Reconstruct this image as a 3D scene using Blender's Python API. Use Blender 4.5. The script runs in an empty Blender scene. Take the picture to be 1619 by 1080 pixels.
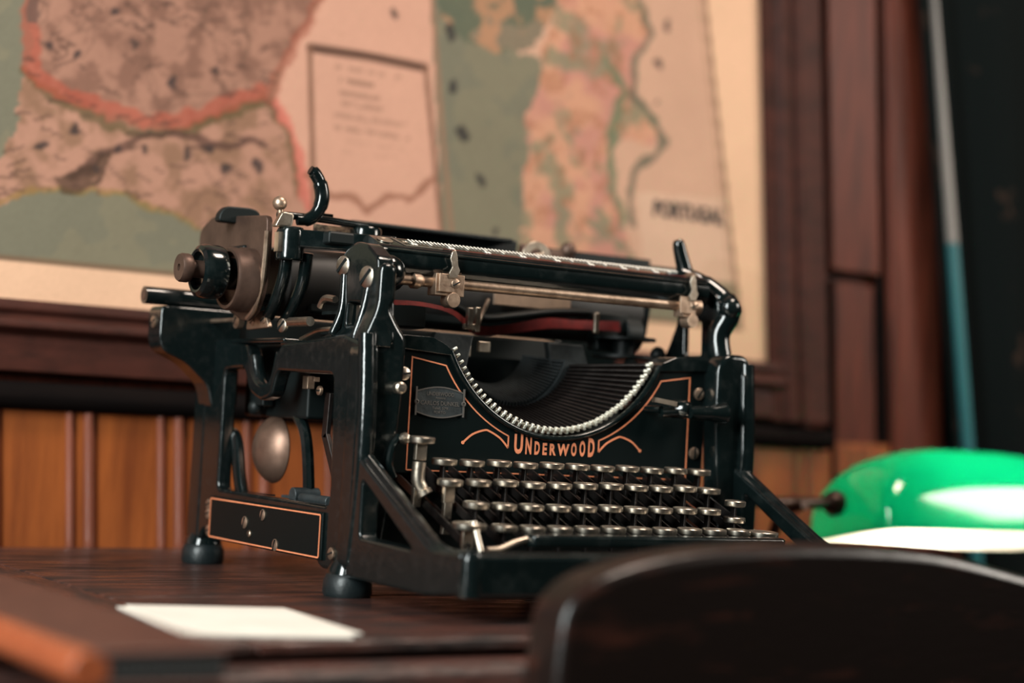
import bpy, bmesh, math, random
import numpy as np
from mathutils import Vector, Matrix
random.seed(7)
S = bpy.context.scene
C = S.collection
PI = math.pi

# ------------------------------------------------------------------ camera, world, lights, exposure
cam = bpy.data.cameras.new('camera')
camo = bpy.data.objects.new('camera', cam); C.objects.link(camo)
yaw, pitch, roll = 0.5704, 0.0475, 0.0531
f = Vector((math.sin(yaw)*math.cos(pitch), math.cos(yaw)*math.cos(pitch), math.sin(pitch)))
r0 = Vector((math.cos(yaw), -math.sin(yaw), 0)); u0 = r0.cross(f)
r1 = r0*math.cos(roll)+u0*math.sin(roll); u1 = u0*math.cos(roll)-r0*math.sin(roll)
M4 = Matrix((r1, u1, -f)).transposed().to_4x4(); M4.translation = (-0.6326, -0.9314, 0.1026)
camo.matrix_world = M4
cam.sensor_width = 36; cam.lens = 63.51; cam.clip_start = 0.02
cam.dof.use_dof = True; cam.dof.focus_distance = 1.095; cam.dof.aperture_fstop = 3.1
S.camera = camo
S.view_settings.view_transform = 'Standard'; S.view_settings.look = 'None'
S.view_settings.gamma = 1; S.view_settings.use_curve_mapping = False
S.view_settings.exposure = -0.18

W = bpy.data.worlds.new('world'); S.world = W; W.use_nodes = True
W.node_tree.nodes['Background'].inputs[0].default_value = (0.16, 0.42, 0.44, 1)
W.node_tree.nodes['Background'].inputs[1].default_value = 0.022

def area(name, loc, target, sx, sy, power, col):
    l = bpy.data.lights.new(name, 'AREA'); l.shape = 'RECTANGLE'; l.size = sx; l.size_y = sy
    l.energy = power; l.color = col
    o = bpy.data.objects.new(name, l); C.objects.link(o); o.location = loc
    o.rotation_euler = (Vector(target)-Vector(loc)).to_track_quat('-Z', 'Y').to_euler()
    return o
area('window_light', (-1.50, -0.62, 0.72), (-0.05, 0.0, 0.12), 0.36, 1.15, 56, (0.93, 1.0, 0.98))
area('ceiling_light', (0.50, -0.50, 1.9), (0.15, 0.35, 0.3), 0.6, 0.4, 33, (1.0, 0.83, 0.70))
area('side_fill_light', (1.50, -0.95, 0.85), (0.45, 0.25, 0.10), 0.45, 0.6, 20, (1.0, 0.92, 0.82))  # added light, right front: brightens right wainscot and boards, puts highlight on shade

# ------------------------------------------------------------------ materials
def mat(name, base, rough=0.5, metal=0.0, var=None, vscale=40.0, bump=0.0, bscale=200.0, coat=0.0, spec=0.5,
        stretch=(1, 1, 1), vmin=0.35, vmax=0.7, rvar=0.0):
    m = bpy.data.materials.new(name); m.use_nodes = True
    nt = m.node_tree; b = nt.nodes['Principled BSDF']
    b.inputs['Base Color'].default_value = (*base, 1); b.inputs['Roughness'].default_value = rough
    b.inputs['Metallic'].default_value = metal; b.inputs['Coat Weight'].default_value = coat
    b.inputs['Coat Roughness'].default_value = 0.12
    b.inputs['Specular IOR Level'].default_value = spec
    tc = nt.nodes.new('ShaderNodeTexCoord'); mp = nt.nodes.new('ShaderNodeMapping')
    mp.inputs['Scale'].default_value = stretch; nt.links.new(tc.outputs['Object'], mp.inputs[0])
    if var or rvar:
        n = nt.nodes.new('ShaderNodeTexNoise'); n.inputs['Scale'].default_value = vscale
        n.inputs['Detail'].default_value = 6; n.inputs['Roughness'].default_value = 0.65
        nt.links.new(mp.outputs[0], n.inputs['Vector'])
        mr = nt.nodes.new('ShaderNodeMapRange'); mr.inputs[1].default_value = vmin; mr.inputs[2].default_value = vmax
        nt.links.new(n.outputs['Fac'], mr.inputs[0])
        if var:
            mx = nt.nodes.new('ShaderNodeMix'); mx.data_type = 'RGBA'
            mx.inputs[6].default_value = (*base, 1); mx.inputs[7].default_value = (*var, 1)
            nt.links.new(mr.outputs[0], mx.inputs[0]); nt.links.new(mx.outputs[2], b.inputs['Base Color'])
        if rvar:
            m2 = nt.nodes.new('ShaderNodeMapRange'); m2.inputs[3].default_value = rough; m2.inputs[4].default_value = rough+rvar
            nt.links.new(mr.outputs[0], m2.inputs[0]); nt.links.new(m2.outputs[0], b.inputs['Roughness'])
    if bump:
        n2 = nt.nodes.new('ShaderNodeTexNoise'); n2.inputs['Scale'].default_value = bscale; n2.inputs['Detail'].default_value = 4
        nt.links.new(mp.outputs[0], n2.inputs['Vector'])
        bp = nt.nodes.new('ShaderNodeBump'); bp.inputs['Strength'].default_value = bump; bp.inputs['Distance'].default_value = 0.001
        nt.links.new(n2.outputs['Fac'], bp.inputs['Height']); nt.links.new(bp.outputs[0], b.inputs['Normal'])
    return m
ENAMEL = mat('black_enamel', (0.0035, 0.0065, 0.0065), 0.14, var=(0.012, 0.016, 0.0155), vscale=70, bump=0.09, bscale=200, coat=0.2, vmin=0.5, vmax=0.8, rvar=0.14)
DUSTY = mat('dusty_enamel', (0.004, 0.007, 0.007), 0.15, var=(0.0125, 0.0142, 0.0138), vscale=150, bump=0.12, bscale=300, coat=0.2, vmin=0.5, vmax=0.8, rvar=0.15)
PLATEB = mat('front_plate_enamel', (0.0035, 0.0065, 0.0065), 0.34, bump=0.05, bscale=90, spec=0.1)
DARK = mat('dark_mechanism', (0.004, 0.007, 0.007), 0.5, spec=0.3)
RUBBER = mat('black_rubber', (0.006, 0.010, 0.011), 0.42, bump=0.4, bscale=180)
PLATEN = mat('worn_platen_rubber', (0.026, 0.024, 0.022), 0.55, var=(0.012, 0.012, 0.012), vscale=30)
NICKEL = mat('aged_nickel', (0.66, 0.58, 0.48), 0.36, 1.0, var=(0.34, 0.27, 0.21), vscale=90, bump=0.12, bscale=300)
KEYN = mat('key_ring_nickel', (0.78, 0.72, 0.62), 0.32, 1.0, var=(0.36, 0.30, 0.24), vscale=60)
BRASSY = mat('tarnished_brass', (0.58, 0.42, 0.31), 0.42, 0.9, var=(0.30, 0.20, 0.14), vscale=110, bump=0.15, bscale=300)
BRONZE = mat('dull_bronze', (0.13, 0.075, 0.055), 0.45, 0.55, var=(0.07, 0.04, 0.03), vscale=45, bump=0.1)
BELLM = mat('bell_metal', (0.27, 0.165, 0.12), 0.45, 0.8, var=(0.12, 0.065, 0.045), vscale=38, vmin=0.4, vmax=0.75)
TAN = mat('tan_lacquered_plate', (0.42, 0.28, 0.19), 0.5, var=(0.30, 0.20, 0.14), vscale=90)
SLUG = mat('type_slug_steel', (0.85, 0.82, 0.70), 0.42, 0.6)
BARS = mat('type_bar_steel', (0.075, 0.064, 0.06), 0.34, 0.9, var=(0.02, 0.018, 0.018), vscale=60)
SEGM = mat('oily_segment', (0.045, 0.055, 0.058), 0.5, 0.3, var=(0.015, 0.02, 0.022), vscale=90, bump=0.3)
GOLD = mat('copper_gold_pinstripe', (0.80, 0.27, 0.13), 0.5, var=(0.60, 0.18, 0.08), vscale=160)
RED = mat('red_ribbon', (0.22, 0.013, 0.010), 0.75, var=(0.10, 0.006, 0.006), vscale=120)
GLASSK = mat('key_face', (0.012, 0.013, 0.013), 0.12, coat=1.0)
WHITEP = mat('white_marking', (0.85, 0.78, 0.68), 0.6)
DULLT = mat('worn_raised_lettering', (0.13, 0.12, 0.11), 0.45, 0.5)
CARDL = mat('mottled_label', (0.45, 0.32, 0.21), 0.6, var=(0.08, 0.05, 0.04), vscale=220, vmin=0.42, vmax=0.58)

# ------------------------------------------------------------------ mesh helpers (millimetres in, metres out)
def frame(d):
    d = Vector(d).normalized(); a = Vector((0, 0, 1)) if abs(d.z) < 0.9 else Vector((1, 0, 0))
    x = d.cross(a).normalized(); return x, d.cross(x), d
def smooth_path(pts, n=6, closed=False):
    P = [Vector(p) for p in pts]; out = []
    N = len(P)
    for i in range(N if closed else N-1):
        g = (lambda k: P[k % N]) if closed else (lambda k: P[min(max(k, 0), N-1)])
        a, b, c, d = g(i-1), g(i), g(i+1), g(i+2)
        for k in range(n):
            t = k/n
            out.append(0.5*((2*b)+(c-a)*t+(2*a-5*b+4*c-d)*t*t+(3*b-a-3*c+d)*t**3))
    if not closed: out.append(P[-1])
    return out
def fillet(poly, r, n=4):
    out = []; N = len(poly)
    for i in range(N):
        p = Vector(poly[i][:2]); a = Vector(poly[i-1][:2]); b = Vector(poly[(i+1) % N][:2])
        rr = poly[i][2] if len(poly[i]) > 2 else r
        da = a-p; db = b-p
        la, lb = da.length, db.length
        if rr <= 0 or la < 1e-6 or lb < 1e-6: out.append(tuple(p)); continue
        k = min(rr, la*0.48, lb*0.48)
        p0 = p+da/la*k; p1 = p+db/lb*k
        for j in range(n+1):
            t = j/n; q = p0*(1-t)**2+p*2*t*(1-t)+p1*t*t; out.append(tuple(q))
    return out
class MB:
    def __init__(s): s.v = []; s.f = []; s.m = []; s.wn = False
    def add(s, vs, fs, mi=0):
        b = len(s.v); s.v += [tuple(Vector(v)*0.001) for v in vs]; s.f += [tuple(i+b for i in q) for q in fs]; s.m += [mi]*len(fs)
    def box(s, c, d, mi=0, R=None):
        c = Vector(c); vs = []
        for i in range(8):
            p = Vector(((i & 1)-.5, ((i >> 1) & 1)-.5, ((i >> 2) & 1)-.5)); p = Vector((p.x*d[0], p.y*d[1], p.z*d[2]))
            vs.append(c+(R @ p if R else p))
        s.add(vs, [(0, 2, 3, 1), (4, 5, 7, 6), (0, 1, 5, 4), (2, 6, 7, 3), (0, 4, 6, 2), (1, 3, 7, 5)], mi)
    def bar(s, a, b, w, h, mi=0, up=(0, 0, 1)):
        a, b = Vector(a), Vector(b); d = b-a; L = d.length; d.normalize()
        x = d.cross(Vector(up)).normalized(); z = x.cross(d)
        s.box((a+b)/2, (w, L, h), mi, Matrix((x, d, z)).transposed())
    def tube(s, pts, r, seg=12, mi=0, cap=True, flat=1.0):
        P = [Vector(p) for p in pts]; n = len(P); R = r if isinstance(r, (list, tuple)) else [r]*n
        vs = []; x = None
        for i in range(n):
            d = (P[min(i+1, n-1)]-P[max(i-1, 0)]).normalized()
            if x is None: x = frame(d)[0]
            x = (x-d*x.dot(d)).normalized(); y = d.cross(x)
            for k in range(seg):
                a = 2*PI*k/seg; vs.append(P[i]+x*(R[i]*math.cos(a))+y*(R[i]*flat*math.sin(a)))
        fs = [(i*seg+k, i*seg+(k+1) % seg, (i+1)*seg+(k+1) % seg, (i+1)*seg+k) for i in range(n-1) for k in range(seg)]
        if cap: fs += [tuple(reversed(range(seg))), tuple(range((n-1)*seg, n*seg))]
        s.add(vs, fs, mi)
    def cyl(s, a, b, r, seg=20, mi=0): s.tube([a, b], r, seg, mi)
    def lathe(s, o, ax, prof, seg=24, mi=0):      # prof: (radius, distance along axis)
        x, y, d = frame(ax); o = Vector(o); vs = []
        for (r, h) in prof:
            for k in range(seg):
                a = 2*PI*k/seg; vs.append(o+d*h+x*(r*math.cos(a))+y*(r*math.sin(a)))
        n = len(prof)
        fs = [(i*seg+k, i*seg+(k+1) % seg, (i+1)*seg+(k+1) % seg, (i+1)*seg+k) for i in range(n-1) for k in range(seg)]
        if prof[0][0] > 0: fs.append(tuple(reversed(range(seg))))
        if prof[-1][0] > 0: fs.append(tuple(range((n-1)*seg, n*seg)))
        s.add(vs, fs, mi)
    def ball(s, c, r, seg=16, mi=0, sq=(1, 1, 1)):
        vs = []; R = seg//2
        for i in range(R+1):
            t = PI*i/R
            for k in range(seg):
                a = 2*PI*k/seg; vs.append(Vector(c)+Vector((r*sq[0]*math.sin(t)*math.cos(a), r*sq[1]*math.sin(t)*math.sin(a), r*sq[2]*math.cos(t))))
        s.add(vs, [(i*seg+k, (i+1)*seg+k, (i+1)*seg+(k+1) % seg, i*seg+(k+1) % seg) for i in range(R) for k in range(seg)], mi)
    def prism(s, poly, ax, a0, a1, mi=0):         # polygon extruded along axis ax ('X': pts are (Y,Z); 'Y': (X,Z); 'Z': (X,Y))
        put = {'X': lambda p, h: (h, p[0], p[1]), 'Y': lambda p, h: (p[0], h, p[1]), 'Z': lambda p, h: (p[0], p[1], h)}[ax]
        n = len(poly); vs = [put(p, a0) for p in poly]+[put(p, a1) for p in poly]
        s.add(vs, [tuple(range(n)), tuple(reversed(range(n, 2*n)))]+[(i, n+i, n+(i+1) % n, (i+1) % n) for i in range(n)], mi)
    def plate(s, outer, holes, ax, a0, a1, bev=1.0, mi=0):   # plate with holes and rounded edges, through a filled 2D curve
        cu = bpy.data.curves.new('tmp', 'CURVE'); cu.dimensions = '2D'; cu.fill_mode = 'BOTH'
        for pl in [outer]+list(holes):
            sp = cu.splines.new('POLY'); sp.points.add(len(pl)-1); sp.use_cyclic_u = True
            for i, p in enumerate(pl): sp.points[i].co = (p[0], p[1], 0, 1)
        s.wn = True; h = abs(a1-a0)/2; cu.extrude = max(h-bev, 0.01); cu.bevel_depth = bev; cu.bevel_resolution = 2; cu.offset = -bev
        o = bpy.data.objects.new('tmp', cu); C.objects.link(o)
        dg = bpy.context.evaluated_depsgraph_get(); me = bpy.data.meshes.new_from_object(o.evaluated_get(dg))
        mid = (a0+a1)/2
        put = {'X': lambda p: (mid+p[2], p[0], p[1]), 'Y': lambda p: (p[0], mid+p[2], p[1]), 'Z': lambda p: (p[0], p[1], mid+p[2])}[ax]
        s.add([put(v.co) for v in me.vertices], [tuple(q.vertices) for q in me.polygons], mi)
        bpy.data.objects.remove(o); bpy.data.curves.remove(cu); bpy.data.meshes.remove(me)
    def line(s, pts, w, ax, h, mi=0, th=0.3, closed=False):   # raised thin stripe following 2D points on a plane
        P = [Vector(p) for p in pts]; n = len(P); vs = []
        put = {'X': lambda p, q: (q, p[0], p[1]), 'Y': lambda p, q: (p[0], q, p[1]), 'Z': lambda p, q: (p[0], p[1], q)}[ax]
        for i in range(n):
            if closed: a, b = P[i-1], P[(i+1) % n]
            else: a, b = P[max(i-1, 0)], P[min(i+1, n-1)]
            d1 = (P[i]-a); d2 = (b-P[i])
            d1 = d1.normalized() if d1.length > 1e-9 else d2.normalized()
            d2 = d2.normalized() if d2.length > 1e-9 else d1
            t = (d1+d2).normalized(); k = 1/max(0.5, math.sqrt((1+d1.dot(d2))/2))
            nn = Vector((-t.y, t.x))*w/2*k
            vs += [put(P[i]+nn, h), put(P[i]-nn, h), put(P[i]+nn, h-th), put(P[i]-nn, h-th)]
        fs = []
        for i in range(n if closed else n-1):
            a = 4*i; b = 4*((i+1) % n)
            fs += [(a, a+1, b+1, b), (a+2, b+2, b+3, a+3), (a, b, b+2, a+2), (a+1, a+3, b+3, b+1)]
        s.add(vs, fs, mi)
    def text(s, txt, x0, x1, z0, z1, y, bold=0.0, th=0.3, mi=0):      # letters fitted to a box on a plane facing -Y
        cu = bpy.data.curves.new('tmp', 'FONT'); cu.body = txt; cu.offset = bold; cu.resolution_u = 3
        o = bpy.data.objects.new('tmp', cu); C.objects.link(o)
        dg = bpy.context.evaluated_depsgraph_get(); me = bpy.data.meshes.new_from_object(o.evaluated_get(dg))
        xs = [v.co.x for v in me.vertices]; ys = [v.co.y for v in me.vertices]
        ax, bx, ay, by = min(xs), max(xs), min(ys), max(ys)
        vs = [(x0+(v.co.x-ax)/(bx-ax)*(x1-x0), y, z0+(v.co.y-ay)/(by-ay)*(z1-z0)) for v in me.vertices]
        s.add(vs, [tuple(q.vertices) for q in me.polygons], mi)
        bpy.data.objects.remove(o); bpy.data.curves.remove(cu); bpy.data.meshes.remove(me)
    def screw(s, p, n, r, h=1.2, ang=0.0, mi=0, ms=1):
        n = Vector(n).normalized(); x, y, d = frame(n)
        s.lathe(p, n, [(r, -1), (r, h*0.5), (r*0.8, h*0.85), (0, h)], 16, mi)
        t = x*math.cos(ang)+y*math.sin(ang); w = d.cross(t)
        s.box(Vector(p)+n*(h*0.93), (r*1.75, r*0.3, h*0.35), ms, Matrix((t, w, n)).transposed())
    def build(s, name, mats, parent=None, bevel=0.0, smooth=38, loc=None, seg=2):
        me = bpy.data.meshes.new(name)
        me.from_pydata(s.v, [], s.f)
        mats = mats if isinstance(mats, (list, tuple)) else [mats]
        for m in mats: me.materials.append(m)
        me.polygons.foreach_set('material_index', s.m)
        bm = bmesh.new(); bm.from_mesh(me)
        bmesh.ops.recalc_face_normals(bm, faces=bm.faces); bm.to_mesh(me); bm.free()
        me.shade_smooth(); me.set_sharp_from_angle(angle=math.radians(smooth))
        o = bpy.data.objects.new(name, me); C.objects.link(o)
        if parent: o.parent = parent
        if loc: o.location = [v*0.001 for v in loc]
        if bevel:
            b = o.modifiers.new('bevel', 'BEVEL'); b.width = bevel*0.001; b.segments = seg; b.limit_method = 'ANGLE'; b.angle_limit = math.radians(40)
        if bevel or s.wn:
            w = o.modifiers.new('normals', 'WEIGHTED_NORMAL'); w.keep_sharp = True; w.weight = 100
        return o
def thing(name, label, cat, loc=(0, 0, 0), group=None, rz=0):
    o = bpy.data.objects.new(name, None); C.objects.link(o); o.empty_display_size = 0.05
    o.location = [v*0.001 for v in loc]; o.rotation_euler = (0, 0, rz)
    return tag(o, label, cat, group)
def tag(o, label, cat, group=None):
    o['label'] = label; o['category'] = cat
    if group: o['group'] = group
    return o
def struct(o): o['kind'] = 'structure'; return o
def copy_part(src, parent, loc):
    o = src.copy(); C.objects.link(o); o.parent = parent; o.location = [v*0.001 for v in loc]; return o

# ================================================================== THE ROOM
def wood(name, a, b, rough, stretch, vs=14.0, spec=0.5, coat=0.0, bump=0.15, vmin=0.35, vmax=0.68, rvar=0.0):
    return mat(name, a, rough, var=b, vscale=vs, stretch=stretch, bump=bump, bscale=60, spec=spec, coat=coat, vmin=vmin, vmax=vmax, rvar=rvar)
WAINS = wood('orange_pine', (0.32, 0.085, 0.020), (0.17, 0.042, 0.012), 0.38, (6, 6, 0.6), 10)
BEADW = wood('varnished_bead', (0.24, 0.075, 0.045), (0.16, 0.05, 0.03), 0.22, (6, 6, 0.6), 10, coat=0.5)
FRAMEW = wood('dark_walnut', (0.062, 0.017, 0.011), (0.028, 0.009, 0.006), 0.6, (3, 8, 8), 10, spec=0.18)
CASEW = wood('red_brown_panelling', (0.115, 0.026, 0.014), (0.040, 0.010, 0.006), 0.5, (9, 9, 0.9), 8, spec=0.22)
RAILW = wood('near_black_rail', (0.007, 0.0045, 0.004), (0.004, 0.003, 0.003), 0.9, (1, 8, 8), 10, spec=0.05)
DESKW = wood('worn_desk_wood', (0.085, 0.033, 0.025), (0.012, 0.006, 0.005), 0.26, (1.4, 7, 7), 11, bump=1.0, coat=0.05, vmin=0.40, vmax=0.6, rvar=0.3)
DESKB = wood('worn_desk_wood_end', (0.080, 0.032, 0.024), (0.020, 0.009, 0.007), 0.26, (7, 1.4, 7), 11, bump=1.0, coat=0.05, vmin=0.40, vmax=0.6, rvar=0.3)
CHAIRW = wood('dark_chair_wood', (0.009, 0.005, 0.004), (0.060, 0.018, 0.011), 0.30, (1.6, 9, 9), 9, coat=0.05, spec=0.35, vmin=0.55, vmax=0.8)
FLOORW = wood('floorboards', (0.06, 0.03, 0.02), (0.03, 0.015, 0.01), 0.5, (1, 9, 9), 6)
YW = 350.0                     # face of the panelling
LEAN = -0.083                  # the old panelling and casing lean to the left as they rise
def sh(x, z, k=LEAN): return x+k*(z-100)
m = MB(); m.box((300, 400, 500), (3600, 80, 2600)); struct(m.build('wall_back', CASEW))
m = MB(); m.box((300, -700, -790), (3600, 2400, 40)); struct(m.build('floor', FLOORW))
# wainscot boards under the chair rail
m = MB(); m.box((-60, 353, -290), (1560, 14, 790)); struct(m.build('trim_1', WAINS))
beads = MB()
for k in range(-8, 16):
    for dx, r in ((0, 3.2), (14.5, 4.2)):
        x = -191+70*k+dx
        beads.tube([(sh(x, -680, -0.066), 346, -680), (sh(x, 100, -0.066), 346, 100)], r, 10)
struct(beads.build('trim_2', BEADW))
m = MB(); m.prism(fillet([(344, 96), (336, 100), (333, 107), (337, 114), (344, 118)], 3), 'X', -900, 545); struct(m.build('trim_3', RAILW))
# upright boards beside the map
def board(x0, x1, z0, z1, y0, nm, mt, bev=2):
    mm = MB(); P = [(sh(x0, z0), z0), (sh(x1, z0), z0), (sh(x1, z1), z1), (sh(x0, z1), z1)]
    mm.plate(P, [], 'Y', y0, 352, bev); return struct(mm.build(nm, mt))
board(560, 612, -700, 258, 347, 'trim_4', CASEW)
board(554, 618, 268, 1300, 343, 'trim_5', CASEW)
board(629, 697, -700, 1300, 338, 'trim_6', CASEW, 6)
board(552, 556, -700, 258, 343, 'trim_7', RAILW, .5)
board(618, 628, -700, 1300, 348, 'trim_8', RAILW, .5)
board(697, 735, -700, 1300, 346, 'trim_9', RAILW, .5)

# ---- the desk
DESK = thing('desk', 'worn dark brown wooden desk carrying the typewriter', 'desk', (-150, 80, -770))
def dk(m, n, mt, bev=0): return m.build(n, mt, DESK, bev, loc=(150, -80, 770))
m = MB(); m.box((-15, -90, -3), (530, 190, 6)); dk(m, 'desk_top_plank', DESKW, 1.5)
m = MB(); m.box((-15, 168.5, -3), (530, 325, 6)); dk(m, 'desk_top_plank', DESKW, 1.5)
m = MB(); m.box((-227, 77, -16), (950, 508, 20)); dk(m, 'desk_frame', DESKW, 1)
m = MB(); m.box((-492, 73, -3), (422, 516, 6)); dk(m, 'breadboard_end', DESKB, 1.5)
m = MB(); m.prism(fillet([(-176, -9), (-190, -9.5), (-199, -14), (-200, -26), (-176, -30)], 3), 'X', -690, 245); dk(m, 'edge_moulding', DESKW)
m = MB(); m.box((-227, -172, -100), (900, 18, 100)); dk(m, 'drawer_front', DESKW, 2)
m = MB(); m.box((-227, 320, -100), (900, 16, 130)); m.box((-685, 75, -100), (18, 480, 140)); m.box((232, 75, -100), (18, 480, 140)); dk(m, 'apron', DESKW, 1)
for x in (-670, 215):
    for y in (-160, 305):
        m = MB(); m.tube([(x, y, -770), (x, y, -600), (x, y, -160), (x, y, -30)], [20, 24, 30, 30], 4); dk(m, 'leg', DESKW, 2)

# ================================================================== THE TYPEWRITER (origin on the desk under the middle of the front plate)
T = thing('typewriter', 'black enamelled antique upright typewriter with gold UNDERWOOD lettering standing on the desk', 'typewriter')

# ---- side frames: cast plates with a window, a front column, a sloping keyboard arm, a rear flare
OUT = fillet([(222, 15), (205, 14), (198, 24), (35, 24), (24, 14), (-10, 15), (-17, 60), (-20, 92), (-17, 146, 4), (10, 152, 4), (97, 147, 8), (104, 124, 9), (122, 121, 8), (134, 128, 8), (142, 147, 6), (190, 150, 4), (224, 151, 6), (221, 122, 16), (226, 60)], 5)
HOLE = fillet([(177, 52), (177, 131), (146, 132), (138, 117), (120, 111), (104, 114), (97, 130), (20, 128), (16, 60), (17, 51)], 5)
def side_frame(s):
    m = MB(); a, b = sorted((s*146, s*136))
    m.plate(OUT, [HOLE], 'X', a, b, 2.2)
    # front column and rear column give the casting its depth
    top = [(s*116, 151), (s*122, 158), (s*128, 168), (s*125, 172), (s*125, 194), (s*136, 194), (s*136.5, 168), (s*146.5, 145)] if s < 0 else [(s*117, 150), (s*124, 158), (s*142, 158), (s*146.5, 146)]
    m.plate(fillet([(s*147, 16), (s*126, 16), (s*121, 60), (s*117, 120)]+top, 6), [], 'Y', -14, 2, 3.0)
    m.plate(fillet([(s*147, 16), (s*130, 16), (s*128, 90), (s*128, 149), (s*146.5, 149)], 4), [], 'Y', 204, 224, 3.0)
    m.prism(fillet([(s*128, 104), (s*146, 104), (s*150, 120), (s*166, 134), (s*183, 141), (s*186, 148), (s*186, 171), (s*128, 171)], 5), 'Y', 194, 216)
    # dusty upper ledge
    m.box((s*138, 150, 149.5), (14, 116, 3)); m.box((s*139, 62, 147.6), (12, 70, 3))
    # lobe cup in the top edge
    m.tube(smooth_path([(s*141, 140, 140), (s*141, 132, 124), (s*141, 118, 117.5), (s*141, 106, 124), (s*141, 99, 142)], 5), 5, 10)
    # inner rim of the window
    m.tube([(s*143, 180, 54), (s*143, 180, 128)], 3.2, 10)
    o = m.build('side_frame', ENAMEL if s > 0 else DUSTY, T, 1.2); return o
SF = {s: side_frame(s) for s in (-1, 1)}
def raised_front(s):     # round shoulder ridge running down the column into the sloping keyboard arm
    m = MB()
    m.tube(smooth_path([(s*142, -12, 152), (s*142, -15, 120), (s*142, -16, 92), (s*142, -15, 60), (s*142, -11, 24)], 6), [5.2]*25, 12)
    arm = fillet([(-10, 86, 2), (-22, 79, 6), (-104, 36, 6), (-135, 37, 3), (-135, 15, 3), (-100, 11), (-8, 12, 2)], 4)
    hole = fillet([(-24, 68), (-24, 36), (-84, 34)], 3)
    a, b = sorted((s*146, s*134)); m.plate(arm, [hole], 'X', a, b, 2.0)
    m.tube(smooth_path([(s*140, -10, 85), (s*140, -24, 76), (s*140, -100, 36.5), (s*140, -138, 35)], 8), 4.4, 12)
    m.tube([(s*139, -134, 14), (s*139, -134, 33), (s*139, -134, 37)], [7, 7, 5.5], 20)
    o = m.build('keyboard_arm', ENAMEL if s > 0 else DUSTY, T, 1.0); return o
for s in (-1, 1): raised_front(s)
def yoke(s):             # upright with a slot that carries the front scale bar
    m = MB(); a, b = (-136, -125) if s < 0 else (133, 138)
    if s < 0:
        prof = fillet([(44, 149), (36, 162), (40, 194), (34, 203), (20, 208), (6, 206), (-9, 197), (-11, 180), (-15, 146)], 4)
        slot = fillet([(11, 157), (27, 158), (26, 172), (9, 171)], 2)
    else:
        prof = fillet([(78, 149), (64, 160), (53, 181), (56, 200), (50, 210), (30, 213), (14, 200), (8, 190), (12, 176), (8, 160), (-14, 146)], 5)
        slot = fillet([(26, 158), (44, 158), (45, 182), (27, 181)], 2)
    m.plate(prof, [slot], 'X', a, b, 1.6)
    if s < 0:
        m.ball((-121, 6, 191), 10, 16, 0, (1.1, 1, 1)); m.cyl((-126, 10, 190), (-108, 22, 189), 8.5)
        m.tube(smooth_path([(-140, 7, 150), (-136, 4, 168), (-134, 2, 186)], 5), 3.0, 8)
        m.tube(smooth_path([(-140, 36, 152), (-136, 32, 168), (-135, 33, 190)], 5), 3.0, 8)
        vs = []; K = 8                                   # casting that sweeps from the side frame up into the bracket
        for i in range(K+1):
            t = i/K; q = t*t*(3-2*t); c = 1-(1-t)**2.4
            xl, xr, yf, yb, z = -146+10.5*q, -128+3*t, -16+3*t, 72-32*c, 145+13*t
            vs += [(xl, yf, z), (xr, yf, z), (xr, yb, z), (xl, yb, z)]
        m.add(vs, [(4*i+k, 4*i+(k+1) % 4, 4*i+4+(k+1) % 4, 4*i+4+k) for i in range(K) for k in range(4)]+[(0, 1, 2, 3), (4*K, 4*K+1, 4*K+2, 4*K+3)])
    else:
        m.tube(smooth_path([(120, 36, 211), (132, 28, 206), (142, 16, 195), (143, 10, 186), (138, 14, 172), (138, 10, 155), (139, 0, 140), (139, -8, 120)], 6), [7]*7+[8]*6+[9]*5+[8]*12+[7]*6+[6.5]*7, 14)
        m.tube(smooth_path([(130, 40, 206), (127, 40, 216), (123, 40, 227), (120, 40, 236)], 6), [9, 8.6, 7.8, 7.2, 6.6, 6.0, 5.6, 5.3, 5.1, 5.0, 4.9, 4.8, 4.7, 4.6, 4.5, 4.3, 4.0, 3.5, 2.4], 12)
        m.ball((141, 7, 190), 8, 14)
    m.build('scale_bracket', ENAMEL if s > 0 else DUSTY, T, 0.8)
for s in (-1, 1): yoke(s)

# ---- feet and base
for (x, y) in ((-138, 2), (138, 2), (-138, 213), (138, 213)):
    m = MB(); m.lathe((0, 0, 0), (0, 0, 1), [(13.5, 0), (14.5, 2), (14.2, 9), (12.5, 13), (11, 14)], 28)
    m.build('foot', RUBBER, T, loc=(x, y, 0))
    m = MB(); m.lathe((0, 0, 13), (0, 0, 1), [(12.5, 0), (12, 3), (9, 8), (7, 14), (6, 18)], 24)
    m.build('leg_collar', ENAMEL, T, loc=(x, y, 0))
m = MB(); m.plate([(-139, 14), (139, 14), (139, 36), (-139, 36)], [], 'Y', -141, -131, 2.5)
m.tube([(-138, -134, 34.5), (138, -134, 34.5)], 3.0, 10); m.build('front_rail', ENAMEL, T)
m = MB(); m.box((0, -58, 14), (268, 150, 3)); m.box((0, 13, 50), (230, 3, 76)); m.build('base_plate', DARK, T)
m = MB(); m.box((0, 148, 125), (244, 96, 48)); m.box((-10, 205, 159), (340, 14, 22)); m.box((0, 110, 172), (250, 20, 8)); m.build('mechanism_housing', DARK, T, 2)

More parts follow.
